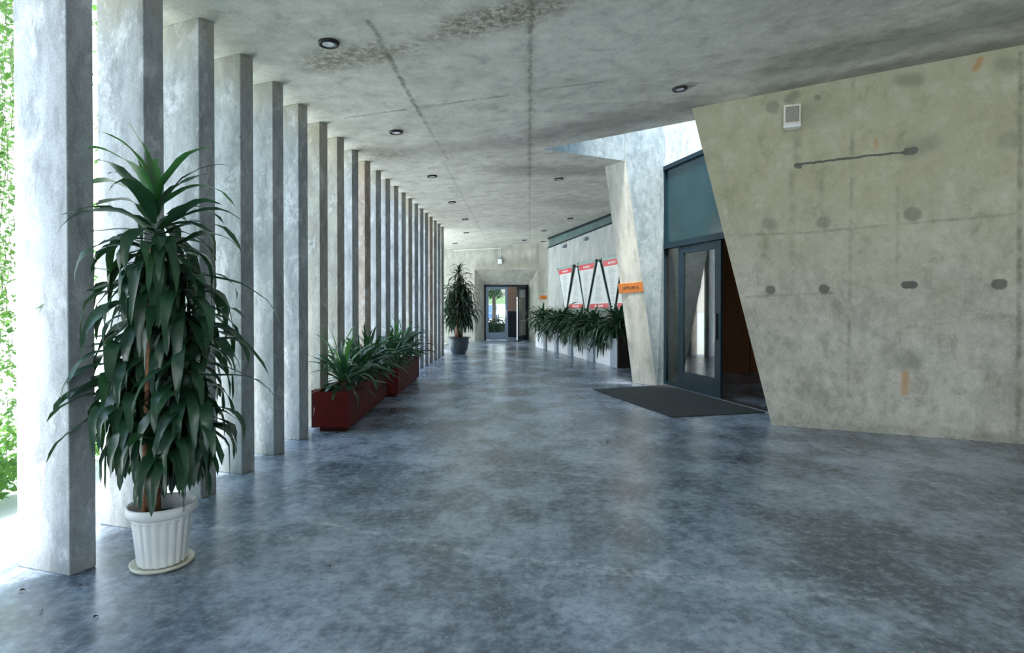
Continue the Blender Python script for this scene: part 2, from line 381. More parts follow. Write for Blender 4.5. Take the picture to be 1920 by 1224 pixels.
# tessellate
from mathutils.geometry import delaunay_2d_cdt
def slab(outer, hole, lo, hi):
    pts = [Vector(p) for p in outer+hole]; no = len(outer)
    edges = [(i, (i+1) % no) for i in range(no)] + ([(no+i, no+(i+1) % len(hole)) for i in range(len(hole))] if hole else [])
    vs, es, fs, *_ = delaunay_2d_cdt(pts, edges, [], 1, 1e-6)
    def inside(p, poly):
        r = False
        for i in range(len(poly)):
            a, b = poly[i], poly[i-1]
            if (a[1] > p[1]) != (b[1] > p[1]) and p[0] < (b[0]-a[0])*(p[1]-a[1])/(b[1]-a[1])+a[0]: r = not r
        return r
    fs = [f for f in fs if not (hole and inside(sum((vs[i] for i in f), Vector((0, 0)))/len(f), hole)) and inside(sum((vs[i] for i in f), Vector((0, 0)))/len(f), outer)]
    m = MB(); n = len(vs)
    m.add([lo(v.x, v.y) for v in vs]+[hi(v.x, v.y) for v in vs], [list(f) for f in fs]+[[i+n for i in f] for f in fs])
    for poly in (outer, hole):
        k = len(poly)
        for i in range(k):
            if poly is hole and i > 0: continue
            a, b = poly[i], poly[(i+1) % k]; m.add([lo(*a), lo(*b), hi(*b), hi(*a)], [[0, 1, 2, 3]])
    return m
slab(outer, hole, P, Q).build('ceiling', M['ceiling'], kind='structure')

# right wall: slanted end, thick block
TH = .42
tl = wr(1297, 205)
te = (WB1-WB0).length
def wpt(u, z, d=0): p = WB0+WU*u-WN*d; return Vector((p.x, p.y, z))
def top(u, d=0): p = WB0+WU*u-WN*d; return Vector((p.x, p.y, cz(p.x)+.02))
u0 = tl[0]
MB().hexa([wpt(0, 0), wpt(5.5, 0), top(5.5), top(u0)], [wpt(0, 0, TH), wpt(5.5, 0, TH), top(5.5, TH), top(u0, TH)]).build('wall_right', M['wall_right'], kind='structure')
px_ = wpt(5.5, 0)
MB().box((px_.x-.05, -7, 0), (px_.x+.3, px_.y+.3, 4.1)).build('wall_side_blocker', M['concrete'], kind='structure')  # unseen wall, added to cut light reaching the fins from the right
MB().box((2.2, -7.3, 0), (px_.x+.3, -7.0, 4.1)).build('wall_back_blocker', M['concrete'], kind='structure')  # unseen wall, added to block light from behind, open at the left
# skylight blade wall above the ceiling along A-J and wall over the glass front
ZT = 6.6
def pz(p, z): return (p.x, p.y, z)
A0 = Vector((A.x, A.y, 0)) - Sd*.0; bk_ = -Sn*.3
A1 = A0
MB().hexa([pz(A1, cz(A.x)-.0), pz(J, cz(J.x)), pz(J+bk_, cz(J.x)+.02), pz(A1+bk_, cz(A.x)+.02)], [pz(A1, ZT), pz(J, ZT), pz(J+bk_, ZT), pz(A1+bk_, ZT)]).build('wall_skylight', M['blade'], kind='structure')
ZTR = 3.9
MB().hexa([pz(A, cz(A.x)+.5), pz(E, cz(E.x)+.5), pz(E-Sn*.0+Vector((0, -.3, 0)), cz(E.x)+.5), pz(A+Vector((0, -.3, 0)), cz(A.x)+.5)], [pz(A, 5.7), pz(E, 5.7), pz(E+Vector((0, -.3, 0)), 5.7), pz(A+Vector((0, -.3, 0)), 5.7)]).build('wall_skylight', M['shaft'], kind='structure')  # unseen third shaft side, added to keep the sun off the floor
MB().hexa([pz(J, ZTR), pz(E, ZTR), pz(E+Dn*.3, ZTR), pz(J+Dn*.3, ZTR)], [pz(J, ZT), pz(E, ZT), pz(E+Dn*.3, ZT), pz(J+Dn*.3, ZT)]).build('wall_skylight', M['shaft'], kind='structure')

# leaning column
FLb = fl(1186, 718.5); FRb = fl(1231, 723.5); FLt = ce(1134, 313); FRt = ce(1170, 302)
# keep the front right edge in the blade plane
def to_blade(p):
    return p - Sn*((p-A0).dot(Sn))
FRb2 = to_blade(Vector((FRb.x, FRb.y, 0))); FRt2 = to_blade(Vector(FRt))
FRb2 = Vector((FRb.x, FRb.y, 0)); FRt2 = Vector(FRt)+Sn*.035; FRt2.z = cz(FRt.x)+.01
wv = (FLb-FRb); wv.z = 0
FLt2 = Vector((FLt.x, FLt.y, cz(FLt.x)+.01)); FLb2 = Vector((FLb.x, FLb.y, 0))
lo = [FLb2, FRb2, pz(J, 0), pz(J+wv, 0)]
wt_ = FLt2-FRt2; Jt = J.copy(); Jt.z = cz(J.x)+.01; JLt = Jt+Vector((wt_.x, wt_.y, 0)); JLt.z = cz(JLt.x)+.01
MB().hexa(lo, [FLt2, FRt2, Jt, JLt]).build('leaning_column', M['concrete'], bevel=.01,
    label='leaning concrete column with the larger orange lecture sign, beside the doormat', cat='column')

# skylight blade carried down to the floor as thin facing, skylit blue painted in
f1 = Sn*.012
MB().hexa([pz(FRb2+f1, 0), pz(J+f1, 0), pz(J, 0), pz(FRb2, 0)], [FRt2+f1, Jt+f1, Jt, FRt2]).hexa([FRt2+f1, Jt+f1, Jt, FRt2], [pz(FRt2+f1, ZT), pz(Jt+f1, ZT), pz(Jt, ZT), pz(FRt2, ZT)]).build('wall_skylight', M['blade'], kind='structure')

# poster wall
P0 = ce(1028, 446); P1 = ce(1141, 402); Pd = Vector((P1.x-P0.x, P1.y-P0.y, 0)).normalized(); Pn = Vector((Pd.y, -Pd.x, 0))
if Pn.x > 0: Pn = -Pn
P0.z = P1.z = 0
def pw(px, py, off=0.): return hit(px, py, P0+Pn*off, Pn)
z0 = pw(1028, 466).z; z1 = pw(1141, 422).z
Lw = 8.5; zs = (z1-z0)/((P1-P0).length)
P2 = P0+Pd*Lw; b0 = -Pn*.3
MB().hexa([pz(P0, 0), pz(P2, 0), pz(P2+b0, 0), pz(P0+b0, 0)], [pz(P0, z0), pz(P2, z0+zs*Lw), pz(P2+b0, z0+zs*Lw), pz(P0+b0, z0)]).build('wall_poster', M['paint'], kind='structure')
w_ = thing('window_1', P0, kind='structure')
def rel(p, o): return Vector(p)-Vector(o)
def strip_quad(mb, s0, s1, za0, za1, zb0, zb1, d0, d1):
    a, b = P0+Pd*s0, P0+Pd*s1; mb.hexa([rel(pz(a+Pn*d0, za0), P0), rel(pz(b+Pn*d0, za1), P0), rel(pz(b+Pn*d1, za1), P0), rel(pz(a+Pn*d1, za0), P0)],
        [rel(pz(a+Pn*d0, zb0), P0), rel(pz(b+Pn*d0, zb1), P0), rel(pz(b+Pn*d1, zb1), P0), rel(pz(a+Pn*d1, zb0), P0)])
ze = z0+zs*Lw; ca, cb = cz(P0.x), cz(P2.x)
m = MB(); strip_quad(m, 0, Lw, z0+.03, ze+.03, ca, cb, -.06, -.03); m.build('window_pane', M['strip'], w_)
m = MB(); strip_quad(m, 0, Lw, z0, ze, z0+.04, ze+.04, -.12, .02); strip_quad(m, 0, Lw, ca-.05, cb-.05, ca, cb, -.12, .02); m.build('window_frame', M['frame_dk'], w_)

# far wall with the splayed recess
def yz(px, py, Y): return hit(px, py, (0, Y, 0), (0, 1, 0))
oL = yz(890, 506, YF); oR = yz(1008, 504, YF); iL = yz(908, 534, YD); iR = yz(991, 530.5, YD)
zo = (oL.z+oR.z)/2; zi = iL.z
XW0, XW1 = -6., 4.
m = MB()
q = lambda *p: m.add(p, [[0, 1, 2, 3]])
q((XW0, YF, 0), (oL.x, YF, 0), (oL.x, YF, zo), (XW0, YF, zo)); q((oR.x, YF, 0), (XW1, YF, 0), (XW1, YF, zo), (oR.x, YF, zo))
q((XW0, YF, zo), (XW1, YF, zo), (XW1, YF, cz(XW1)+.02), (XW0, YF, cz(XW0)+.02))
q((oL.x, YF, 0), (iL.x, YD, 0), (iL.x, YD, zi), (oL.x, YF, zo)); q((oR.x, YF, 0), (iR.x, YD, 0), (iR.x, YD, zi), (oR.x, YF, zo)); q((oL.x, YF, zo), (oR.x, YF, zo), (iR.x, YD, zi), (iL.x, YD, zi))
Yb = YD+.15
q((XW0, Yb, 0), (iL.x, Yb, 0), (iL.x, Yb, zi), (XW0, Yb, zi)); q((iR.x, Yb, 0), (XW1, Yb, 0), (XW1, Yb, zi), (iR.x, Yb, zi)); q((XW0, Yb, zi), (XW1, Yb, zi), (XW1, Yb, 4.6), (XW0, Yb, 4.6))
q((iL.x, YD, 0), (iL.x, Yb, 0), (iL.x, Yb, zi), (iL.x, YD, zi)); q((iR.x, YD, 0), (iR.x, Yb, 0), (iR.x, Yb, zi), (iR.x, YD, zi)); q((iL.x, YD, zi), (iR.x, YD, zi), (iR.x, Yb, zi), (iL.x, Yb, zi))
q((XW0, YF, 0), (XW0, Yb, 0), (XW0, Yb, 4.2), (XW0, YF, cz(XW0)+.02))
def far_extra(t, c, h):
    x = t.n('ShaderNodeCombineXYZ'); t.l(t.vm('DOT_PRODUCT', t.pos, (1, 0, 0)), x.inputs[0]); t.l(t.vm('DOT_PRODUCT', t.pos, (0, 0, 1)), x.inputs[1])
    w1 = t.warp(x.outputs[0], 2.5, .3)
    def s(a, b, r, f, k): p, q = yz(*a, YF), yz(*b, YF); return ((p.x, p.z), (q.x, q.z), r, f, k)
    c = t.mix(t.marks(w1, [s((900, 500), (1005, 492), .05, .35, .55), s((1008, 462), (1008, 500), .02, .16, .6), s((1013, 500), (1014, 545), .03, .2, .55), s((880, 470), (1010, 462), .02, .2, .25)]), c, (.22, .23, .17))
    return c, h
M['far'] = concrete('far_wall_concrete', (.42, .44, .38), (.56, .57, .50), 1., extra=far_extra)
m.build('wall_far', M['far'], kind='structure')

# ------------------------------------------------------------ the row of fins
FX = -2.45; FS = .62
ua = Vector((-.382, .118, 0)); ub = Vector((.052, .122, 0))
ordn = ['', 'first', 'second', 'third', 'fourth', 'fifth', 'sixth', 'seventh', 'eighth', 'ninth', 'tenth', 'eleventh', 'twelfth', 'thirteenth', 'fourteenth', 'fifteenth', 'sixteenth', 'seventeenth', 'eighteenth', 'nineteenth', 'twentieth', 'twenty-first', 'twenty-second']
fin_mesh = {}
tone = {7: 'fin_warm', 8: 'fin_warm', 10: 'fin_tan', 12: 'fin_cool', 15: 'fin_warm', 19: 'fin_tan', 20: 'fin_warm', 22: 'fin_warm'}
note = {1: 'broad pale grey fin column beside the white pot, nearest of the row',
        2: 'grey concrete fin column behind the tall plant, second of the row',
        3: 'grey concrete fin column third along the row, right of the potted plant crown',
        7: 'dull brownish concrete fin column seventh along the row, behind the near red planter',
        10: 'tan coloured concrete fin column tenth along the row', 22: 'last concrete fin column of the row, beside the far dark pot'}
y1 = fl(128, 1080.5).y
for n in range(-6, 23):
    if n == 0 and False: continue
    p = Vector((FX, y1+(n-1)*FS, 0)); zt = cz(FX)
    pts = [Vector((0, 0, 0)), ub, ub+ua, ua]
    key = tone.get(n, 'fin_cool')
    mb = MB().hexa([v for v in pts], [Vector((v.x, v.y, cz(FX+v.x))) for v in pts])
    o = mb.build('concrete_fin', M[key], bevel=.006); o.location = p
    lab = note.get(n) or ('grey concrete fin column, %s along the row from the near end' % ordn[n] if n > 0 else 'grey concrete fin column %s before the one beside the white pot' % ['just', 'second', 'third', 'fourth', 'fifth', 'sixth', 'seventh'][-n])
    tag(o, lab, 'column', 'concrete fins along the left side')
    if n < 1: o['group'] = 'concrete fins beyond the left edge'

# ------------------------------------------------------------ glass entrance on the right (door_1)
def dw(px, py): p = hit(px, py, J, Dn); return ((p-J).dot(Dd), p.z)
door = thing('door_1', J, kind='structure')
def dq(mb, s0, s1, za, zb, d0=-.03, d1=.03):
    L = [Dd*s0+Dn*d0, Dd*s1+Dn*d0, Dd*s1+Dn*d1, Dd*s0+Dn*d1]
    return mb.hexa([Vector((v.x, v.y, za)) for v in L], [Vector((v.x, v.y, zb)) for v in L])
SE = (E-J).length+.35
zh = dw(1250, 467)[1]; s1 = dw(1276, 600)[0]; s2 = dw(1356, 600)[0]
m = MB(); dq(m, .0, .07, 0, ZTR, -.05, .05); dq(m, 0, SE, zh, zh+.1, -.06, .05); dq(m, 0, SE, ZTR-.07, ZTR, -.06, .05)
dq(m, 0, s1, 0, .06); dq(m, s1-.03, s1+.02, 0, zh); m.build('door_frame', M['frame'], door)
m = MB(); dq(m, .07, SE, zh+.1, ZTR-.07, -.01, .01); m.build('transom_pane', M['teal'], door)
m = MB(); dq(m, .07, s1, .06, zh, -.008, .008); m.build('side_pane', M['glass'], door)
m = MB(); st_w = .16
dq(m, s1+.02, s1+st_w, .01, zh-.01, -.045, .0); dq(m, s2-st_w, s2, .01, zh-.01, -.045, 0); dq(m, s1+st_w, s2-st_w, .01, .3, -.045, 0); dq(m, s1+st_w, s2-st_w, zh-.13, zh-.01, -.045, 0)
leaf = m.build('door_leaf', M['frame'], door, bevel=.004)
m = MB(); dq(m, s1+st_w, s2-st_w, .3, zh-.13, -.028, -.018); m.build('leaf_pane', M['glass'], leaf)
m = MB(); dq(m, s2-.11, s2-.08, .9, 1.3, -.075, -.055); dq(m, s2-.11, s2-.08, .92, .95, -.06, -.044); dq(m, s2-.11, s2-.08, 1.25, 1.28, -.06, -.044); m.build('door_handle', M['black'], leaf)
m = MB(); dq(m, 0, SE, -.005, .012, -.08, .08); m.build('threshold', M['steel'], door)
# hall behind the glass
KB = WB0-WN*(TH+.03)
G0 = J+Dn*3.2-Dd*3; G1 = isect(J+Dn*3.2, Dd, KB, WU); G2 = isect(J+Dn*3.4, Dd, KB, WU)
m = MB()
m.hexa([pz(G0, 0), pz(G1, 0), pz(G2, 0), pz(G0+Dn*.2, 0)], [pz(G0, 3.95), pz(G1, 3.95), pz(G2, 3.95), pz(G0+Dn*.2, 3.95)])
K0 = J+Dn*.05-Dd*1.0; K1 = K0+Dn*3.3
m.hexa([pz(K0, 0), pz(K1, 0), pz(K1-Dd*.15, 0), pz(K0-Dd*.15, 0)], [pz(K0, 3.95), pz(K1, 3.95), pz(K1-Dd*.15, 3.95), pz(K0-Dd*.15, 3.95)])
m.build('wall_hall', M['wood'], kind='structure')
m = MB(); a, b, c2, d = J+Dn*.06-Dd*1., J+Dn*3.4-Dd*1., isect(J+Dn*3.4, Dd, KB, WU), isect(J+Dn*.06, Dd, KB, WU)
m.hexa([pz(v, 3.88) for v in (a, b, c2, d)], [pz(v, 3.98) for v in (a, b, c2, d)]).build('ceiling_hall', M['frame_dk'], kind='structure')

# doormat
mp = [fl(1112, 731), fl(1246, 722.5), fl(1436, 774), fl(1261, 783)]
c0 = sum(mp, Vector())/4
m = MB(); m.hexa([v-c0 for v in mp], [v-c0+Vector((0, 0, .012)) for v in mp])
o = m.build('doormat', M['mat'], bevel=.004, label='dark grey ribbed doormat on the floor before the glass entrance', cat='doormat'); o.location = (c0.x, c0.y, .001)

# ------------------------------------------------------------ lettering
def lettering(body, size, mat, parent, loc, rot, name='lettering', ex=.002):
    cu = bpy.data.curves.new(name, 'FONT'); cu.body = body; cu.size = size; cu.extrude = ex; cu.align_x = 'CENTER'; cu.align_y = 'CENTER'
    o = bpy.data.objects.new(name, cu); C.objects.link(o); cu.materials.append(mat); o.parent = parent; o.location = loc; o.rotation_euler = rot
    # turn to mesh
    dg = bpy.context.evaluated_depsgraph_get(); me = bpy.data.meshes.new_from_object(o.evaluated_get(dg))
    bpy.data.objects.remove(o); o = bpy.data.objects.new(name, me); C.objects.link(o); o.parent = parent; o.location = loc; o.rotation_euler = rot
    return o
# sign on the column: a board in the plane of the column face
fN = (FRb2-FLb2).cross(FLt2-FLb2).normalized()
if fN.y > 0: fN = -fN
def cp(px, py): return hit(px, py, FLb2+fN*.03, fN)
q4 = [cp(1158, 532), cp(1204, 528), cp(1207, 547), cp(1161, 551)]
cc = sum(q4, Vector())/4; bx = ((q4[1]-q4[0])+(q4[2]-q4[3])).normalized(); by = fN.cross(bx); by = by if by.z > 0 else -by
Wd = ((q4[1]-q4[0]).length+(q4[2]-q4[3]).length)/2; Hd = ((q4[0]-q4[3]).length+(q4[1]-q4[2]).length)/2*.98
rotm = Matrix((bx, by, bx.cross(by))).transposed()
sg = thing('direction_sign', cc, label='orange wooden sign reading LECTURE A on the leaning column', cat='sign'); sg.rotation_euler = rotm.to_euler()
MB().box((-Wd/2, -Hd/2, -.028), (Wd/2, Hd/2, .0)).build('sign_board', M['orange'], sg, bevel=.004)
lettering('LECTURE A', Hd*.36, M['ink'], sg, (-.0, 0, .001), (0, 0, 0))
# small far sign
cs = yz(1018.5, 557.5, YF)
sg2 = thing('direction_sign', (cs.x, cs.y-.001, cs.z), label='tiny orange sign on the far wall, right of the far doorway', cat='sign')
MB().box((-.13, -.025, -.07), (.13, 0, .07)).build('sign_board', M['orange'], sg2, bevel=.004)
lettering('LECTURE B', .04, M['ink'], sg2, (0, -.026, 0), (math.pi/2, 0, 0)) if False else None
m = MB(); [m.box((x, -.027, -.012), (x+.012, -.025, .014)) for x in [-.07+.018*i for i in range(8)]]; m.build('lettering', M['ink'], sg2)

# ------------------------------------------------------------ posters: alternating wedge panels on the poster wall
def poster(px4, header, label, cat='poster'):
    # px4: outline corners (px, py) in order; header: 'top' or 'bottom'
    off = .07; pts = [pw(x, y, off) for x, y in px4]; o = sum(pts, Vector())/len(pts)
    th = thing('hanging_poster', o, label=label, cat=cat, group='wedge posters on the pale wall')
    L = [p-o for p in pts]; n = len(L)
    m = MB(); m.hexa(L, [v+Pn*.008 for v in L]); m.build('acrylic_sheet', M['acrylic'], th)
    zt = max(v.z for v in L); zb = min(v.z for v in L)
    def at(s, side):     # s 0..1 from top to bottom along left / right edge
        if side == 'l': return L[0].lerp(L[-1], s)
        return L[1].lerp(L[2], s)
    def at2(s, k): a, b = at(s, 'l'), at(s, 'r'); return a.lerp(b, k)
    F = Pn*.0095
    def quad(mm, s0, s1, k0, k1, e=F): mm.add([at2(s0, k0)+e, at2(s0, k1)+e, at2(s1, k1)+e, at2(s1, k0)+e], [[0, 1, 2, 3]])
    a_, b_ = (.06, .98) if header == 'top' else (.05, .93)
    ka, kb = .04, .96
    m = MB(); quad(m, a_, b_, ka, kb); m.build('poster_sheet', M['poster'], th)
    h0, h1 = (.06, .17) if header == 'top' else (.86, .95)
    m = MB(); quad(m, h0, h1, ka, kb, Pn*.0105); m.build('red_band', M['poster_red'], th)
    m = MB(); hm = (h0+h1)/2
    m2 = MB(); k = .3
    while k < .68: quad(m2, hm-.018, hm+.02, k, k+.035, Pn*.0115); k += .05
    m2.build('band_lettering', M['white'], th)
    m = MB(); s = .22 if header == 'top' else .3; e = .84 if header == 'top' else .82
    while s < e:
        w = (at(s, 'r')-at(s, 'l')).length; k0 = .28 if w > .2 else .36
        quad(m, s, s+.006, k0, .72+random.uniform(-.14, .02), Pn*.0115); s += random.choice([.018, .018, .018, .03])
    m.build('printed_lines', M['poster_ink'], th)
    # rail edges and standoff bolts
    m = MB()
    for sd in 'lr':
        p, q_ = at(0, sd), at(1, sd); m.tube([p+Pn*.004, q_+Pn*.004], .009, 6)
    m.build('edge_rail', M['rail'], th)
    ends = [at(.02, 'l'), at(.02, 'r'), at(.98, 'l'), at(.98, 'r')]; used = []
    for p in ends:
        if any((p-q_).length < .1 for q_ in used): continue
        used.append(p); MB().tube([p-Pn*.07, p+Pn*.02], .024, 10).build('standoff_bolt', M['black'], th)
poster([(1046, 503), (1075, 496), (1062, 578), (1060, 579)], 'top', 'leftmost wedge poster on the pale wall, red band at its top')
poster([(1080.5, 498), (1082, 498), (1097, 582), (1064, 582)], 'bottom', 'narrow upright wedge poster between the first two red-topped posters, red band at its foot')
poster([(1084, 493), (1118, 486), (1100, 581), (1098, 582)], 'top', 'middle red-topped wedge poster on the pale wall')
poster([(1122, 487), (1124, 487), (1146, 582), (1103, 583)], 'bottom', 'upright wedge poster with a pale red foot band above the planter leaves')
poster([(1128, 484), (1168, 476), (1152, 581), (1149, 582)], 'top', 'red-topped wedge poster partly hidden behind the leaning column')
poster([(1172, 474), (1174, 474), (1200, 583), (1155, 583)], 'bottom', 'rightmost wedge poster with its red foot showing beside the leaning column')
# two small wall fittings over the posters
for (x, y, l_) in ((1060.5, 461.5, 'small dark wall fitting above the leftmost poster'), (1101, 447.5, 'small dark wall fitting above the middle posters, nearer the leaning column')):
    p = pw(x, y); th = thing('wall_spotlight', p, label=l_, cat='light', group='fittings above the posters')
    m = MB(); a = Pd*.1; u = Vector((0, 0, .045)); m.hexa([-a-u, a-u, a-u+Pn*.12, -a-u+Pn*.12], [-a+u, a+u, a+u+Pn*.12, -a+u+Pn*.12]); m.build('lamp_body', M['grey_post'], th, bevel=.006)
    m = MB(); a = Pd*.08; u = Vector((0, 0, .05)); m.hexa([-a-u*1.02, a-u*1.02, a-u*1.02+Pn*.1, -a-u*1.02+Pn*.1], [-a-u*.9, a-u*.9, a-u*.9+Pn*.1, -a-u*.9+Pn*.1]); m.build('lamp_lens', M['black'], th)

# ------------------------------------------------------------ loudspeaker box on the right wall
off = .17; s4 = [hit(x, y, WB0+WN*off, WN) for x, y in ((1470, 199), (1503, 194), (1502, 237), (1467, 242))]
cc = sum(s4, Vector())/4
sp = thing('wall_loudspeaker', cc, label='cream loudspeaker box on the upper part of the right wall', cat='speaker')
wx = WU; hw = (s4[1]-s4[0]).length/2; hh = (s4[0]-s4[3]).length/2; Z = Vector((0, 0, 1))
def fr(x, y, z): return wx*x+WN*y+Z*z
MB().hexa([fr(-hw*.9, -.11, -hh), fr(hw*.9, -.11, -hh), fr(hw, 0, -hh), fr(-hw, 0, -hh)], [fr(-hw*.9, -.11, hh), fr(hw*.9, -.11, hh), fr(hw, 0.03, hh), fr(-hw, .03, hh)]).build('speaker_body', M['cream'], sp, bevel=.008)
MB().hexa([fr(-hw*.78, .0, -hh*.5), fr(hw*.78, .0, -hh*.5), fr(hw*.78, .016, -hh*.5), fr(-hw*.78, .016, -hh*.5)], [fr(-hw*.78, .01, hh*.82), fr(hw*.78, .01, hh*.82), fr(hw*.78, .034, hh*.82), fr(-hw*.78, .034, hh*.82)]).build('speaker_grille', simple('grey_brown_grille', (.30, .29, .25), .6, .3, 90), sp, bevel=.01)
MB().hexa([fr(-hw, .0, -hh*1.0), fr(hw, .0, -hh*1.0), fr(hw, .03, -hh), fr(-hw, .03, -hh)], [fr(-hw, .0, -hh*.68), fr(hw, .0, -hh*.68), fr(hw, .03, -hh*.68), fr(-hw, .03, -hh*.68)]).build('lower_lip', M['white'], sp, bevel=.004)
MB().tube([fr(0, -.17, hh*.9), fr(0, -.1, hh*.9), fr(0, -.05, hh*1.12), fr(0, -.05, hh*.95)], .012).build('bracket', M['black'], sp)
MB().tube([fr(0, -.17, 0), fr(0, -.1, 0)], .03).build('wall_mount', M['black'], sp)

# ------------------------------------------------------------ downlights
def downlight(px, py, label, r=.085):
    p = ce(px, py)
    th = thing('ceiling_downlight', (p.x, p.y, cz(p.x)), label=label, cat='light', group='recessed ceiling downlights')
    th.rotation_euler = (0, -math.atan(CS), 0)
    n = 32
    MB().lathe([(r*.64, -.004), (r*.66, -.022), (r*.95, -.022), (r, -.012), (r, .0)], n, cap=False).build('trim_ring', M['black'], th)
    MB().lathe([(.001, -.006), (r*.35, -.012), (r*.63, -.018), (r*.64, .0)], n, cap=False).build('lamp_reflector', M['lamp_in'], th)
dl = [(616, 79.5, 'nearest ceiling downlight, above the potted plant side'), (742.5, 246.5, 'second ceiling downlight of the left row, in a grey patch'), (810, 329.5, 'third ceiling downlight of the left row'),
      (847.5, 378.5, 'fourth ceiling downlight of the left row'), (872, 410.5, 'fifth ceiling downlight of the left row'), (874, 436, 'sixth ceiling downlight of the left row'), (853, 456, 'farthest ceiling downlight of the left row'),
      (1274.5, 165, 'ceiling downlight nearest the right wall'), (1047.5, 334.5, 'ceiling downlight just beyond the triangular opening'), (1069, 409, 'ceiling downlight near the grey glass strip'),
      (1020, 432, 'ceiling downlight beside the end of the grey glass strip'), (983, 450, 'ceiling downlight before the far wall, left of the middle'), (1018, 452.5, 'ceiling downlight closest to the far wall corner')]
for x, y, l_ in dl: downlight(x, y, l_)

# ------------------------------------------------------------ sensor on the far wall with conduit
p = yz(938, 490, YF)
sn = thing('security_camera', p, label='small white camera with a conduit on the far wall above the doorway', cat='camera')
MB().box((-.09, -.16, -.1), (.07, -.02, .08)).build('camera_body', M['white'], sn, bevel=.01)
MB().box((-.05, -.1, .08), (.04, 0, .16)).build('camera_mount', M['grey_post'], sn, bevel=.005)
MB().lathe([(.03, -.02), (.035, 0)], 14, c=(-.01, -.1, -.1)).build('camera_lens', M['black'], sn)
a = yz(939, 465, YF)-p; b = yz(850, 469.5, YF)-p
MB().tube([(a.x, -.02, .12), (a.x, -.02, a.z), (b.x, -.02, b.z)], .012, 6).build('conduit', M['white'], sn)

# ------------------------------------------------------------ far door (door_2)
d2 = thing('door_2', (iL.x, YD, 0), kind='structure'); W2 = iR.x-iL.x; H2 = zi
m = MB(); m.box((0, -.03, 0), (.07, .05, H2)); m.box((W2-.07, -.03, 0), (W2, .05, H2)); m.box((0, -.03, H2-.08), (W2, .05, H2)); m.build('door_frame', M['frame_dk'], d2)
lw = yz(952, 600, YD).x-iL.x
M['frame_lt'] = simple('blue_grey_door', (.10, .16, .24), .35, .1, 4)
m = MB(); m.box((.07, -.03, .02), (.17, .02, H2-.08)); m.box((lw-.1, -.03, .02), (lw, .02, H2-.08)); m.box((.17, -.03, .02), (lw-.1, .02, .30)); m.box((.17, -.03, H2-.17), (lw-.1, .02, H2-.08))
lf = m.build('door_leaf', M['frame_lt'], d2, label='closed blue-grey door leaf')
MB().box((.17, -.01, .30), (lw-.1, 0, H2-.17)).build('leaf_pane', M['glass2'], lf)
MB().box((lw-.07, -.07, .9), (lw-.04, -.03, 1.2)).build('door_handle', M['steel'], lf)
# swung leaf
hx = W2-.07; fe = fl(962, 641.5); v = Vector((fe.x-(iL.x+hx), fe.y-YD, 0)); ln = min(v.length, .9); v.normalize(); vn = Vector((-v.y, v.x, 0))
def lq(mb, s0, s1, za, zb, t0=-.022, t1=.022):
    L = [Vector((hx, -.03, 0))+v*s+vn*t_ for s, t_ in ((s0, t0), (s1, t0), (s1, t1), (s0, t1))]
    mb.hexa([(p.x, p.y, za) for p in L], [(p.x, p.y, zb) for p in L])
m = MB(); lq(m, 0, .09, .02, H2-.09); lq(m, ln-.09, ln, .02, H2-.09); lq(m, 0, ln, .02, .22); lq(m, 0, ln, H2-.18, H2-.09)
lf2 = m.build('door_leaf', M['frame_dk'], d2, label='dark door leaf standing open')
m = MB(); lq(m, .09, ln-.09, .22, H2-.18, -.004, .004); m.build('leaf_pane', M['glass2'], lf2)
m = MB(); lq(m, ln-.0, ln+.006, .05, 1.7, -.02, .02); m.build('edge_strip', M['white'], lf2, label='pale metal edge strip')

# lobby behind the far door
YB = 27.
xb = yz(949, 600, YB).x
m = MB(); m.box((xb, YB, 0), (4, YB+.3, 3.2)); m.box((3.9, YD+.2, 0), (4.1, YB, 3.2)); m.build('wall_lobby', M['brick'], kind='structure')
MB().box((XW0, YD+.16, 2.9), (4.1, YB+1.0, 3.1)).build('ceiling_lobby', M['concrete'], kind='structure')
wa = yz(975.5, 544, YB); wb_ = yz(984.5, 558, YB)
w2 = thing('window_2', (wa.x, YB, wb_.z), kind='structure'); ww, wh = wb_.x-wa.x, wa.z-wb_.z
m = MB(); m.box((-.05, -.03, -.05), (0, .0, wh+.05)); m.box((ww, -.03, -.05), (ww+.05, 0, wh+.05)); m.box((0, -.03, -.05), (ww, 0, 0)); m.box((0, -.03, wh), (ww, 0, wh+.05)); m.build('window_frame', M['frame_dk'], w2)
MB().box((0, -.015, 0), (ww, -.002, wh)).build('window_pane', M['white'], w2)
p = yz(971, 600, 25.6); 
cb = thing('reception_cabinet', (p.x, 25.6, 0), label='dark cabinet behind the far doorway', cat='cabinet')
MB().box((-.42, -.25, .0), (.2, .25, 1.12)).build('cabinet_body', M['frame'], cb, bevel=.01)
MB().box((-.35, -.262, .08), (.14, -.25, 1.04)).build('cabinet_door', M['frame_dk'], cb)
tb = thing('side_table', (yz(984, 600, 25.2).x, 25.2, 0), label='pale topped table beside the dark cabinet behind the far doorway', cat='table')
MB().box((-.18, -.25, .70), (.7, .3, .74)).build('tabletop', M['white'], tb, bevel=.005)
for x, y in ((-.12, -.2), (.6, -.2), (-.12, .22), (.6, .22)): MB().tube([(x, y, 0), (x, y, .7)], .018, 8).build('leg', M['steel'], tb)
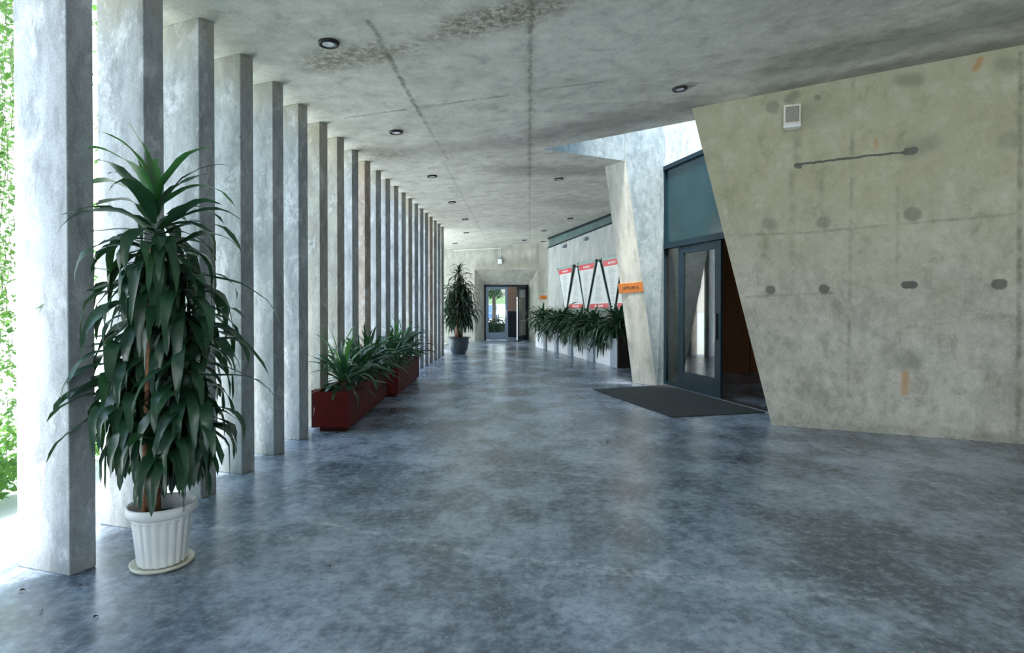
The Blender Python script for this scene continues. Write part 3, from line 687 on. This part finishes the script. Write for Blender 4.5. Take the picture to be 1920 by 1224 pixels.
# outdoors beyond the lobby
def car(loc, rz, mat, label):
    th = thing('parked_car', loc, rz, label=label, cat='car', group='cars parked beyond the far doorway')
    prof = [(-2.1, .35), (-2.1, .75), (-1.9, .9), (-1.5, .95), (-1.0, 1.38), (.5, 1.42), (1.1, 1.0), (1.9, .88), (2.1, .7), (2.1, .35)]
    m = MB(); m.hexa([(x, -.85, z) for x, z in prof], [(x, .85, z) for x, z in prof]); m.build('car_body', mat, th, bevel=.05)
    m = MB(); w = [(-1.38, .97), (-.95, 1.32), (.45, 1.35), (.95, 1.0)]
    m.hexa([(x, -.87, z) for x, z in w], [(x, .87, z) for x, z in w]); m.build('car_windows', M['car_glass'], th)
    for x in (-1.3, 1.3):
        for y in (-.8, .8): MB().tube([(x, y-.1, .32), (x, y+.1, .32)], .32, 20).build('wheel', M['black'], th)
car((-2.3, 52, -.02), R(90), M['car_white'], 'white car seen at the right of the closed far door pane')
car((-3.4, 45, -.02), R(90), M['car_blue'], 'dark blue car seen at the left of the closed far door pane')
def blob(name, c, r, mat, n, ls, parent=None, **kw):
    m = MB(); rnd = random.Random(len(name)+n)
    for i in range(n):
        d = Vector((rnd.gauss(0, 1), rnd.gauss(0, 1), rnd.gauss(0, 1))).normalized()*(rnd.uniform(.5, 1)**.5)
        p = Vector((c[0]+d.x*r[0], c[1]+d.y*r[1], c[2]+d.z*r[2]))
        u = Vector((rnd.gauss(0, 1), rnd.gauss(0, 1), rnd.gauss(0, 1))).normalized(); w = u.cross(Vector((rnd.gauss(0, 1), .3, rnd.gauss(0, 1)))).normalized()
        l = ls*rnd.uniform(.7, 1.3); m.add([p, p+u*l*.5+w*l*.25, p+u*l, p+u*l*.5-w*l*.25], [[0, 1, 2, 3]])
    return m.build(name, mat, parent, fix=False, **kw)
hd = thing('clipped_hedge', (-2.2, 28.6, -.02), label='low dark clipped hedge beyond the far doorway', cat='hedge')
blob('foliage', (0, 0, .35), (1.6, .5, .4), M['hedge'], 2600, .1, hd); MB().box((-1.4, -.3, 0), (1.4, .3, .5)).build('inner_growth', M['hedge'], hd)
tr = thing('garden_tree', (-2.0, 31.5, -.02), label='slim tree trunk with a dark leafy crown beyond the far doorway', cat='tree')
MB().tube([(0, 0, 0), (.04, 0, 1.2), (0, 0, 2.4), (.1, .1, 3.6)], [.13, .1, .09, .06]).build('trunk', M['trunk'], tr)
blob('crown', (0, 0, 2.75), (2.2, 1.6, 1.0), M['hedge'], 5000, .18, tr)
bank = MB(); bank.add([(-24, 58, -.02), (18, 58, -.02), (18, 68, 3.2), (-24, 68, 3.2)], [[0, 1, 2, 3]]).add([(-24, 68, 3.2), (18, 68, 3.2), (18, 79, 4), (-24, 79, 4)], [[0, 1, 2, 3]])
bank.build('ground_bank', M['grass'], kind='structure')

# ------------------------------------------------------------ leaves
def leafblade(mb, base, az, el, L, W, droop, rnd, segs=9, stiff=1.3, fold=.22, wave=.1, turn=0.):
    p = Vector(base); vs = []; tw = rnd.uniform(-.5, .5); ph = rnd.uniform(0, 6); fq = rnd.uniform(8, 15)
    for i in range(segs+1):
        t_ = i/segs; a = max(el-droop*t_**stiff, -math.pi*.49); z_ = az+turn*t_
        d = Vector((math.cos(z_)*math.cos(a), math.sin(z_)*math.cos(a), math.sin(a)))
        side = Vector((-math.sin(z_), math.cos(z_), 0)); up = side.cross(d)*-1
        if up.z < 0 and abs(a) < 1.2: up = -up
        s2_ = side*math.cos(tw*t_*1.5)+up*math.sin(tw*t_*1.5); u2 = up*math.cos(tw*t_*1.5)-side*math.sin(tw*t_*1.5)
        w = W*.5*(.28+.72*math.sin(math.pi*min(1, t_*1.15)**.8) if t_ < .87 else (1-t_)/.13*.45+.0) if t_ > .0 else W*.16
        w = max(w, .0006) if i < segs else .0006
        wv_ = math.sin(fq*t_+ph)*wave*W; wv2 = math.cos(fq*t_*1.1+ph)*wave*W
        vs += [p+s2_*w+u2*(fold*w+wv_*(w/W)), p.copy(), p-s2_*w+u2*(fold*w+wv2*(w/W))]
        p = p+d*(L/segs); el += rnd.uniform(-.19, .19); az += rnd.uniform(-.16, .16)
    fs = []
    for i in range(segs): fs += [[3*i, 3*i+1, 3*i+4, 3*i+3], [3*i+1, 3*i+2, 3*i+5, 3*i+4]]
    mb.add(vs, fs, True)

def crown(mb, top_, rnd, n, L, W, el0=R(80), el1=R(-10), dz=.3, droop=(1.2, 2.0), az0=0, hang=1., new=None, nnew=0, rad=.02):
    """a head of strap leaves: the top ones upright, the lower ones arching down"""
    ga = 2.39996
    for i in range(n):
        k = i/max(1, n-1); az = az0+ga*i+rnd.uniform(-.3, .3)
        el = el0+(el1-el0)*k**.8+rnd.uniform(-.15, .15); ll = L*(.6+.4*math.sin(math.pi*min(1, .25+k*.7)))*rnd.uniform(.8, 1.15)
        b = Vector(top_)+Vector((math.cos(az)*rad, math.sin(az)*rad, -dz*k))
        target = new if (new is not None and i < nnew) else mb
        leafblade(target, b, az, el, ll, W*rnd.uniform(.8, 1.15), rnd.uniform(*droop)*hang, rnd, turn=rnd.uniform(-.4, .4), wave=rnd.uniform(.1, .38))

# --- tall plant in the white pot
pc = fl(305, 1056)
pl = thing('potted_corn_plant', (pc.x, pc.y, 0), label='tall drooping corn plant in a fluted white pot on a cream saucer', cat='potted plant')
MB().lathe([(.0, .0), (.135, .0), (.152, .006), (.158, .024), (.150, .024), (.142, .014), (.0, .014)], 56, cap=False).build('saucer', M['cream'], pl)
MB().lathe([(.0, .015), (.118, .015), (.122, .03), (.148, .28)], 112, flute=.05, nf=20, cap=False).lathe([(.147, .28), (.156, .285), (.172, .30), (.174, .335), (.166, .345), (.156, .335), (.150, .30), (.146, .27), (.14, .25)], 56, cap=False).build('pot', M['white'], pl)
MB().lathe([(.0, .262), (.146, .262)], 40, cap=False).build('soil', M['soil'], pl)
MB().tube([(-.055, .0, .25), (-.05, 0, .45), (-.045, .0, .62), (-.04, .02, 1.1), (-.03, .01, 1.75)], [.042, .036, .03, .018, .01], 12).build('thick_cane', M['bark'], pl)
m = MB(); pp = []; rr = []
for i in range(60): pp.append((-.03+.0003*i, -.125+.0012*i, .27+i*.0255)); rr.append(.0115 if i % 2 else .014)
m.tube(pp, rr, 10).build('thin_cane', M['stake'], pl, label='thin orange-brown ringed cane')
rnd = random.Random(11)
heads = [((-.03, 0, 2.0), 26, .46, .30, 0), ((-.05, .02, 1.78), 30, .46, .3, 1), ((.13, .03, 1.62), 34, .44, .35, 2), ((-.14, .02, 1.52), 28, .42, .3, 3), ((.13, .05, 1.38), 28, .42, .3, 4),
         ((-.18, -.02, 1.22), 34, .42, .3, 5), ((.12, -.02, 1.12), 32, .42, .3, 6), ((-.02, .06, 1.30), 30, .42, .3, 7), ((-.13, -.02, .98), 34, .42, .25, 8), ((.15, -.0, .92), 34, .42, .25, 9), ((-.2, .05, .95), 26, .42, .2, 10),
         ((-.02, 0, 1.88), 30, .46, .25, 14), ((0, .08, .88), 26, .42, .2, 11), ((.06, .05, .80), 24, .40, .15, 12), ((.05, -.07, .70), 16, .40, .1, 15), ((.0, .06, 1.55), 26, .42, .3, 13)]
new = MB()
for hp, n, L, dz, k in heads:
    m = MB()
    if k == 0: crown(m, hp, rnd, 34, .50, .07, R(86), R(-25), .36, (1.2, 2.5), new=new, nnew=3, hang=.9)
    else: crown(m, hp, rnd, n, L, .068, R(30), R(-55), dz, (1.4, 3.2), az0=k)
    m.build('leaf_crown', M['leaf'], pl, fix=False)
# fresh young leaves: upright tip and a few at the outer left
leafblade(new, (-.03, 0, 2.0), R(170), R(84), .52, .09, .5, rnd, fold=.3); leafblade(new, (-.03, 0, 2.02), R(200), R(78), .45, .075, 1.6, rnd)
leafblade(new, (-.1, .0, 1.62), R(185), R(5), .55, .07, .6, rnd, stiff=1); leafblade(new, (-.1, .0, 1.58), R(190), R(-5), .56, .07, .8, rnd, stiff=1)
leafblade(new, (-.02, 0, 1.98), R(5), R(40), .55, .055, 1.1, rnd); leafblade(new, (-.03, 0, 2.0), R(150), R(80), .5, .08, 1.2, rnd); leafblade(new, (-.05, 0, 1.98), R(178), R(45), .55, .06, 1.5, rnd)
new.build('young_leaves', M['leaf_new'], pl, fix=False)
# long trailing leaves on the right
m = MB()
for az, z, L, el, dr in ((0, 1.6, .75, 10, 1.6), (-10, 1.75, .62, 25, 1.7), (5, 1.2, .66, 10, 1.7), (-5, 1.05, .66, 0, 1.1), (12, 1.9, .62, 25, 1.8), (175, 1.2, .5, 20, 1.9), (168, 1.02, .48, 20, 2), (8, 1.15, .7, -5, .9), (-70, .62, .42, 10, 2.4), (-40, .66, .44, 10, 2.2), (-95, .66, .42, 0, 2.3), (-55, .75, .46, 0, 2.2), (-120, .72, .4, 20, 2.2)):
    leafblade(m, (.06 if az < 90 else -.1, -.02, z), R(az), R(el), L, .05, dr, rnd)
m.build('trailing_leaves', M['leaf'], pl, fix=False)

# --- far tall plant in dark bowl
pf = fl(860, 664.5); pf.y += .25; pf.x = (860-CX)/FPX*pf.y
p2 = thing('potted_corn_plant', (pf.x, pf.y, 0), label='tall bushy corn plant in a dark round pot at the far end of the corridor', cat='potted plant')
MB().lathe([(0, 0), (.19, 0), (.2, .02), (.25, .12), (.29, .3), (.285, .42), (.3, .45), (.335, .46), (.335, .485), (.30, .485), (.27, .46), (.26, .40)], 48, cap=False).build('pot', M['glaze'], p2)
MB().lathe([(0, .43), (.275, .43)], 30, cap=False).build('soil', M['soil'], p2)
MB().tube([(-.06, 0, .42), (-.04, 0, .9), (0, 0, 1.7), (.02, 0, 2.3)], [.06, .05, .04, .02], 10).tube([(.06, .03, .42), (.08, .02, 1.0), (.1, 0, 1.6)], [.05, .04, .03], 10).tube([(.0, -.05, .42), (-.03, -.05, 1.0), (-.1, 0, 1.5)], [.045, .04, .03], 10).build('cane', M['bark'], p2)
rnd = random.Random(5)
zz = 2.38; k = 0
while zz > .98:
    rr_ = .0 if zz > 2.3 else .27*math.sin(min(1, (2.4-zz)/1.2)*math.pi*.5+.2)
    nh = 1 if zz > 2.1 else 4
    for j in range(nh):
        a = k+j*2*math.pi/nh; m = MB() if j == 0 else m
        crown(m, (rr_*math.cos(a), rr_*math.sin(a), zz), rnd, 30 if nh > 1 else 36, .5 if zz > 1.1 else .42, .055, R(85 if nh == 1 else 35), R(-40), .25, (1.4, 2.3), az0=a)
    m.build('leaf_crown', M['leaf_far'], p2, fix=False); zz -= .21; k += 1.3

# --- red planters and their plants
def planter(y0, y1, xr0, xr1, label):
    xl = -2.44; o = thing('red_planter_box', ((xl+xr0)/2, y0, 0), label=label, cat='planter', group='red planter boxes by the fins'); X = o.location.x
    f = lambda x, y: (x-X, y-y0)
    def prism(ins, za, zb):
        P_ = [f(xl+ins, y0+ins), f(xr0-ins, y0+ins), f(xr1-ins, y1-ins), f(xl+ins, y1-ins)]
        return [(*p, za) for p in P_], [(*p, zb) for p in P_]
    m = MB(); lo, hi = prism(0, .055, .455); li, hi2 = prism(.025, .3, .455)
    n = 4; m.add(lo+hi, [[3, 2, 1, 0]]+[[i, (i+1) % 4, 4+(i+1) % 4, 4+i] for i in range(4)])
    m.add(hi+hi2, [[i, (i+1) % 4, 4+(i+1) % 4, 4+i] for i in range(4)]); m.add(hi2+li, [[i, (i+1) % 4, 4+(i+1) % 4, 4+i] for i in range(4)])
    m.build('planter_body', M['red'], o)
    MB().hexa(*prism(.045, 0, .055)).build('plinth', M['red2'], o)
    MB().hexa(*prism(.026, .36, .40)).build('soil', M['soil'], o)
    sg_ = MB(); sg_.hexa([(*f(xl-.07, y0+.1), .03), (*f(xl-.005, y0+.1), .03), (*f(xl-.005, y0+.5), .03), (*f(xl-.07, y0+.5), .03)], [(*f(xl-.07, y0+.1), .455), (*f(xl-.005, y0+.1), .455), (*f(xl-.005, y0+.5), .455), (*f(xl-.07, y0+.5), .455)])
    sg_.build('side_board', M['red2'], o)
c1 = fl(655, 810); c2_ = fl(727, 747); c3 = fl(746, 745); c4 = fl(786, 711)
planter(c1.y, c2_.y, c1.x, c2_.x, 'nearer oxblood red planter box at the foot of the fins')
planter(c3.y, c4.y, c3.x, c4.x, 'farther oxblood red planter box, behind the nearer one')
def bush(px, y, z, n, L, W, mat, label, name='strap_leaf_plant', el0=86, el1=-5, droop=(.4, 1.9), x=None, stem=True, zb=.38, seed=1, second=None, group=None, cat='plant'):
    rnd = random.Random(seed); X = (px-CX)/FPX*y if x is None else x
    th = thing(name, (X, y, zb), label=label, cat=cat, group=group)
    m = MB(); m2 = MB() if second else None
    crown(m, (0, 0, z-zb), rnd, int(n*1.3), L*1.05, W*1.05, R(el0), R(el1), .14, droop, az0=seed, new=m2, nnew=second[1] if second else 0)
    m.build('foliage', mat, th, fix=False)
    if second: m2.build('young_leaves', second[0], th, fix=False)
    MB().tube([(0, 0, -.0), (.01, 0, (z-zb)*.6), (0, 0, z-zb)], [.022, .018, .014], 8).build('stem', M['bark'], th)
G = 'plants in the red planter boxes'
bush(645, c1.y+.35, .62, 44, .62, .05, M['leaf_mid'], 'striped strap-leaf plant at the near end of the nearer red box', seed=1, second=(M['leaf_lime'], 9), group=G, droop=(.3, 1.9), x=-2.22)
bush(672, c1.y+.95, .66, 44, .52, .045, M['leaf'], 'dark arching plant second in the nearer red box', seed=2, group=G, x=-2.24)
bush(690, c1.y+1.45, .64, 46, .55, .06, M['leaf'], 'dense dark plant third in the nearer red box', seed=3, group=G, x=-2.25)
bush(712, c1.y+1.95, .64, 46, .55, .05, M['leaf_mid'], 'leafy plant at the far end of the nearer red box', seed=4, group=G, x=-2.26, second=(M['leaf_new'], 3))
bush(735, c3.y+.35, .66, 44, .52, .05, M['leaf'], 'dark plant at the near end of the farther red box', seed=5, group=G, x=-2.24)
bush(755, c3.y+.95, .72, 40, .58, .05, M['leaf_mid'], 'fresh green plant in the middle of the farther red box', seed=6, group=G, x=-2.25, second=(M['leaf_new'], 8))
bush(775, c3.y+1.6, .66, 44, .6, .055, M['leaf'], 'broad dark leaved plant at the far end of the farther red box', seed=7, group=G, x=-2.25)

# --- white trough on the right with drooping plants
T0 = fl(1045, 661); T1 = fl(1159, 690); Td = (T1-T0).normalized(); Tn = Vector((Td.y, -Td.x, 0))
if Tn.x > 0: Tn = -Tn
T0 = T0-Td*2.4; LT = (T1-T0).length
tro = thing('plant_trough', T0, label='long white plant trough with grey posts along the poster wall', cat='planter')
def tq(mb, s0, s1, za, zb, d0, d1):
    L_ = [Td*s0+Tn*d0, Td*s1+Tn*d0, Td*s1+Tn*d1, Td*s0+Tn*d1]; mb.hexa([(p.x, p.y, za) for p in L_], [(p.x, p.y, zb) for p in L_]); return mb
def sof(px, py=675):
    p = hit(px, py, T0, Tn); return (p-T0).dot(Td)
posts = [(sof(1020), sof(1024)), (sof(1041), sof(1045.5)), (sof(1066), sof(1072.5)), (sof(1102), sof(1114)), (sof(1146), sof(1159))]
prev = 0
for a, b in posts:
    tq(MB(), prev, a, 0, .56, -.06, -.03).build('front_panel', M['white_paint'], tro); tq(MB(), a, b, 0, .66, -.5, .03).build('post', M['grey_post'], tro, bevel=.005); prev = b
tq(MB(), 0, LT, 0, .60, -.55, -.5).build('back_panel', M['white_paint'], tro)
tq(MB(), 0, LT, .44, .48, -.5, -.06).build('soil', M['soil'], tro)
tq(MB(), LT, LT+.03, 0, .70, -.75, .02).build('end_panel', M['black'], tro, label='black end panel')
G = 'drooping plants in the white trough'
bl = [(1018, 1.05, 'corn plant at the far end of the white trough, below the tiny orange sign', 1), (1037, .82, 'low drooping plant second from the far end of the white trough', 0), (1053, 1.02, 'corn plant in the white trough just below the leftmost poster', 1),
      (1070, .86, 'low drooping plant of the white trough, left of its middle', 0), (1090, .98, 'corn plant in the middle of the white trough', 1), (1103, .84, 'low drooping plant of the white trough, right of its middle', 0),
      (1117, .95, 'corn plant in the white trough under the upright wedge poster', 1), (1138, .82, 'low drooping plant second from the near end of the white trough', 0), (1162, 1.03, 'corn plant at the near end of the white trough beside the leaning column', 1)]
for i, (px, z, l_, hi_) in enumerate(bl):
    z -= .07
    q_ = hit(px, 640, T0-Tn*.2, Tn)
    bush(px, q_.y, z, 95 if hi_ else 85, .74 if hi_ else .72, .072, M['leaf_far'] if i % 2 else M['leaf'], l_, x=q_.x, zb=.48, seed=20+i, group=G, el0=84 if hi_ else 45, el1=-25, droop=(1.3, 2.7), name='corn_plant', second=(M['leaf_mid'], 9) if hi_ else None)

# ------------------------------------------------------------ vines outside
m = MB(); ms = MB(); rnd = random.Random(3)
for i in range(200):
    y = rnd.uniform(3.0, 4.75) if i < 150 else rnd.uniform(4.75, 8); x = -3.85+rnd.uniform(-.3, .12)-.0*y; zt = 4.6; zb = rnd.choice([0, 0, .1, .4, .8, 1.4])
    pts = []; z = zt; xx, yy = x, y
    while z > zb:
        pts.append((xx, yy, z)); xx += rnd.uniform(-.03, .03); yy += rnd.uniform(-.03, .03); z -= .2
    if len(pts) < 2: continue
    ms.tube(pts, .0022, 4)
    for p in pts:
        for j in range(5):
            if rnd.random() < .2: continue
            a = rnd.uniform(0, 6.28); d = Vector((math.cos(a), math.sin(a), -rnd.uniform(.2, 1.1))).normalized(); l = rnd.uniform(.03, .075); w = d.cross(Vector((0, 0, 1))).normalized()*l*.32
            q0 = Vector(p)+Vector((0, 0, rnd.uniform(-.1, .1))); m.add([q0, q0+d*l*.45+w, q0+d*l, q0+d*l*.45-w], [[0, 1, 2, 3]])
vn_ = thing('hanging_vines', (-3.85, 4, 0), label='curtain of sunlit green vines hanging outside beyond the fins', cat='vines', kind='stuff')
o1 = m.build('vine_leaves', M['vine'], vn_, fix=False); o1.location = (3.85, -4, 0); o2 = ms.build('vine_stems', M['vine_stem'], vn_); o2.location = (3.85, -4, 0)
for i, (x, y, s_) in enumerate(((-4.1, 4.1, .42), (-4.25, 4.9, .5), (-4.2, 5.7, .45))):
    sh = thing('low_shrub', (x, y, -.02), label=['low pale shrub outside at the left edge below the vines', 'low shrub outside behind the nearest one under the vines', 'farther low shrub outside under the vines'][i], cat='shrub', group='shrubs under the vines')
    blob('foliage', (0, 0, s_*.5), (.4, .4, s_*.55), M['vine'], 900, .07, sh)

# ------------------------------------------------------------ fallen bits on the floor
for i, (px, py, l_) in enumerate(((624, 1060, 'curled dry leaf on the floor right of the white pot'), (42, 1110, 'dry leaf scrap on the floor near the left edge'), (82, 1146, 'dry leaf scrap on the floor at the lower left'), (182, 1160, 'dry leaf crumb on the floor below the white pot'), (372, 978, 'dry leaf crumb on the floor just right of the white pot rim'), (161, 1099, 'dry leaf scrap on the floor by the nearest fin'))):
    p = fl(px, py); m = MB(); rn = random.Random(i); leafblade(m, (-.015, 0, .004), rn.uniform(0, 6), R(18), .04 if i == 0 else .025, .016, .9, rn, segs=5, fold=.6)
    o = m.build('dry_leaf', M['dry'], fix=False, label=l_, cat='leaf', group='fallen leaf scraps'); o.location = (p.x, p.y, 0)
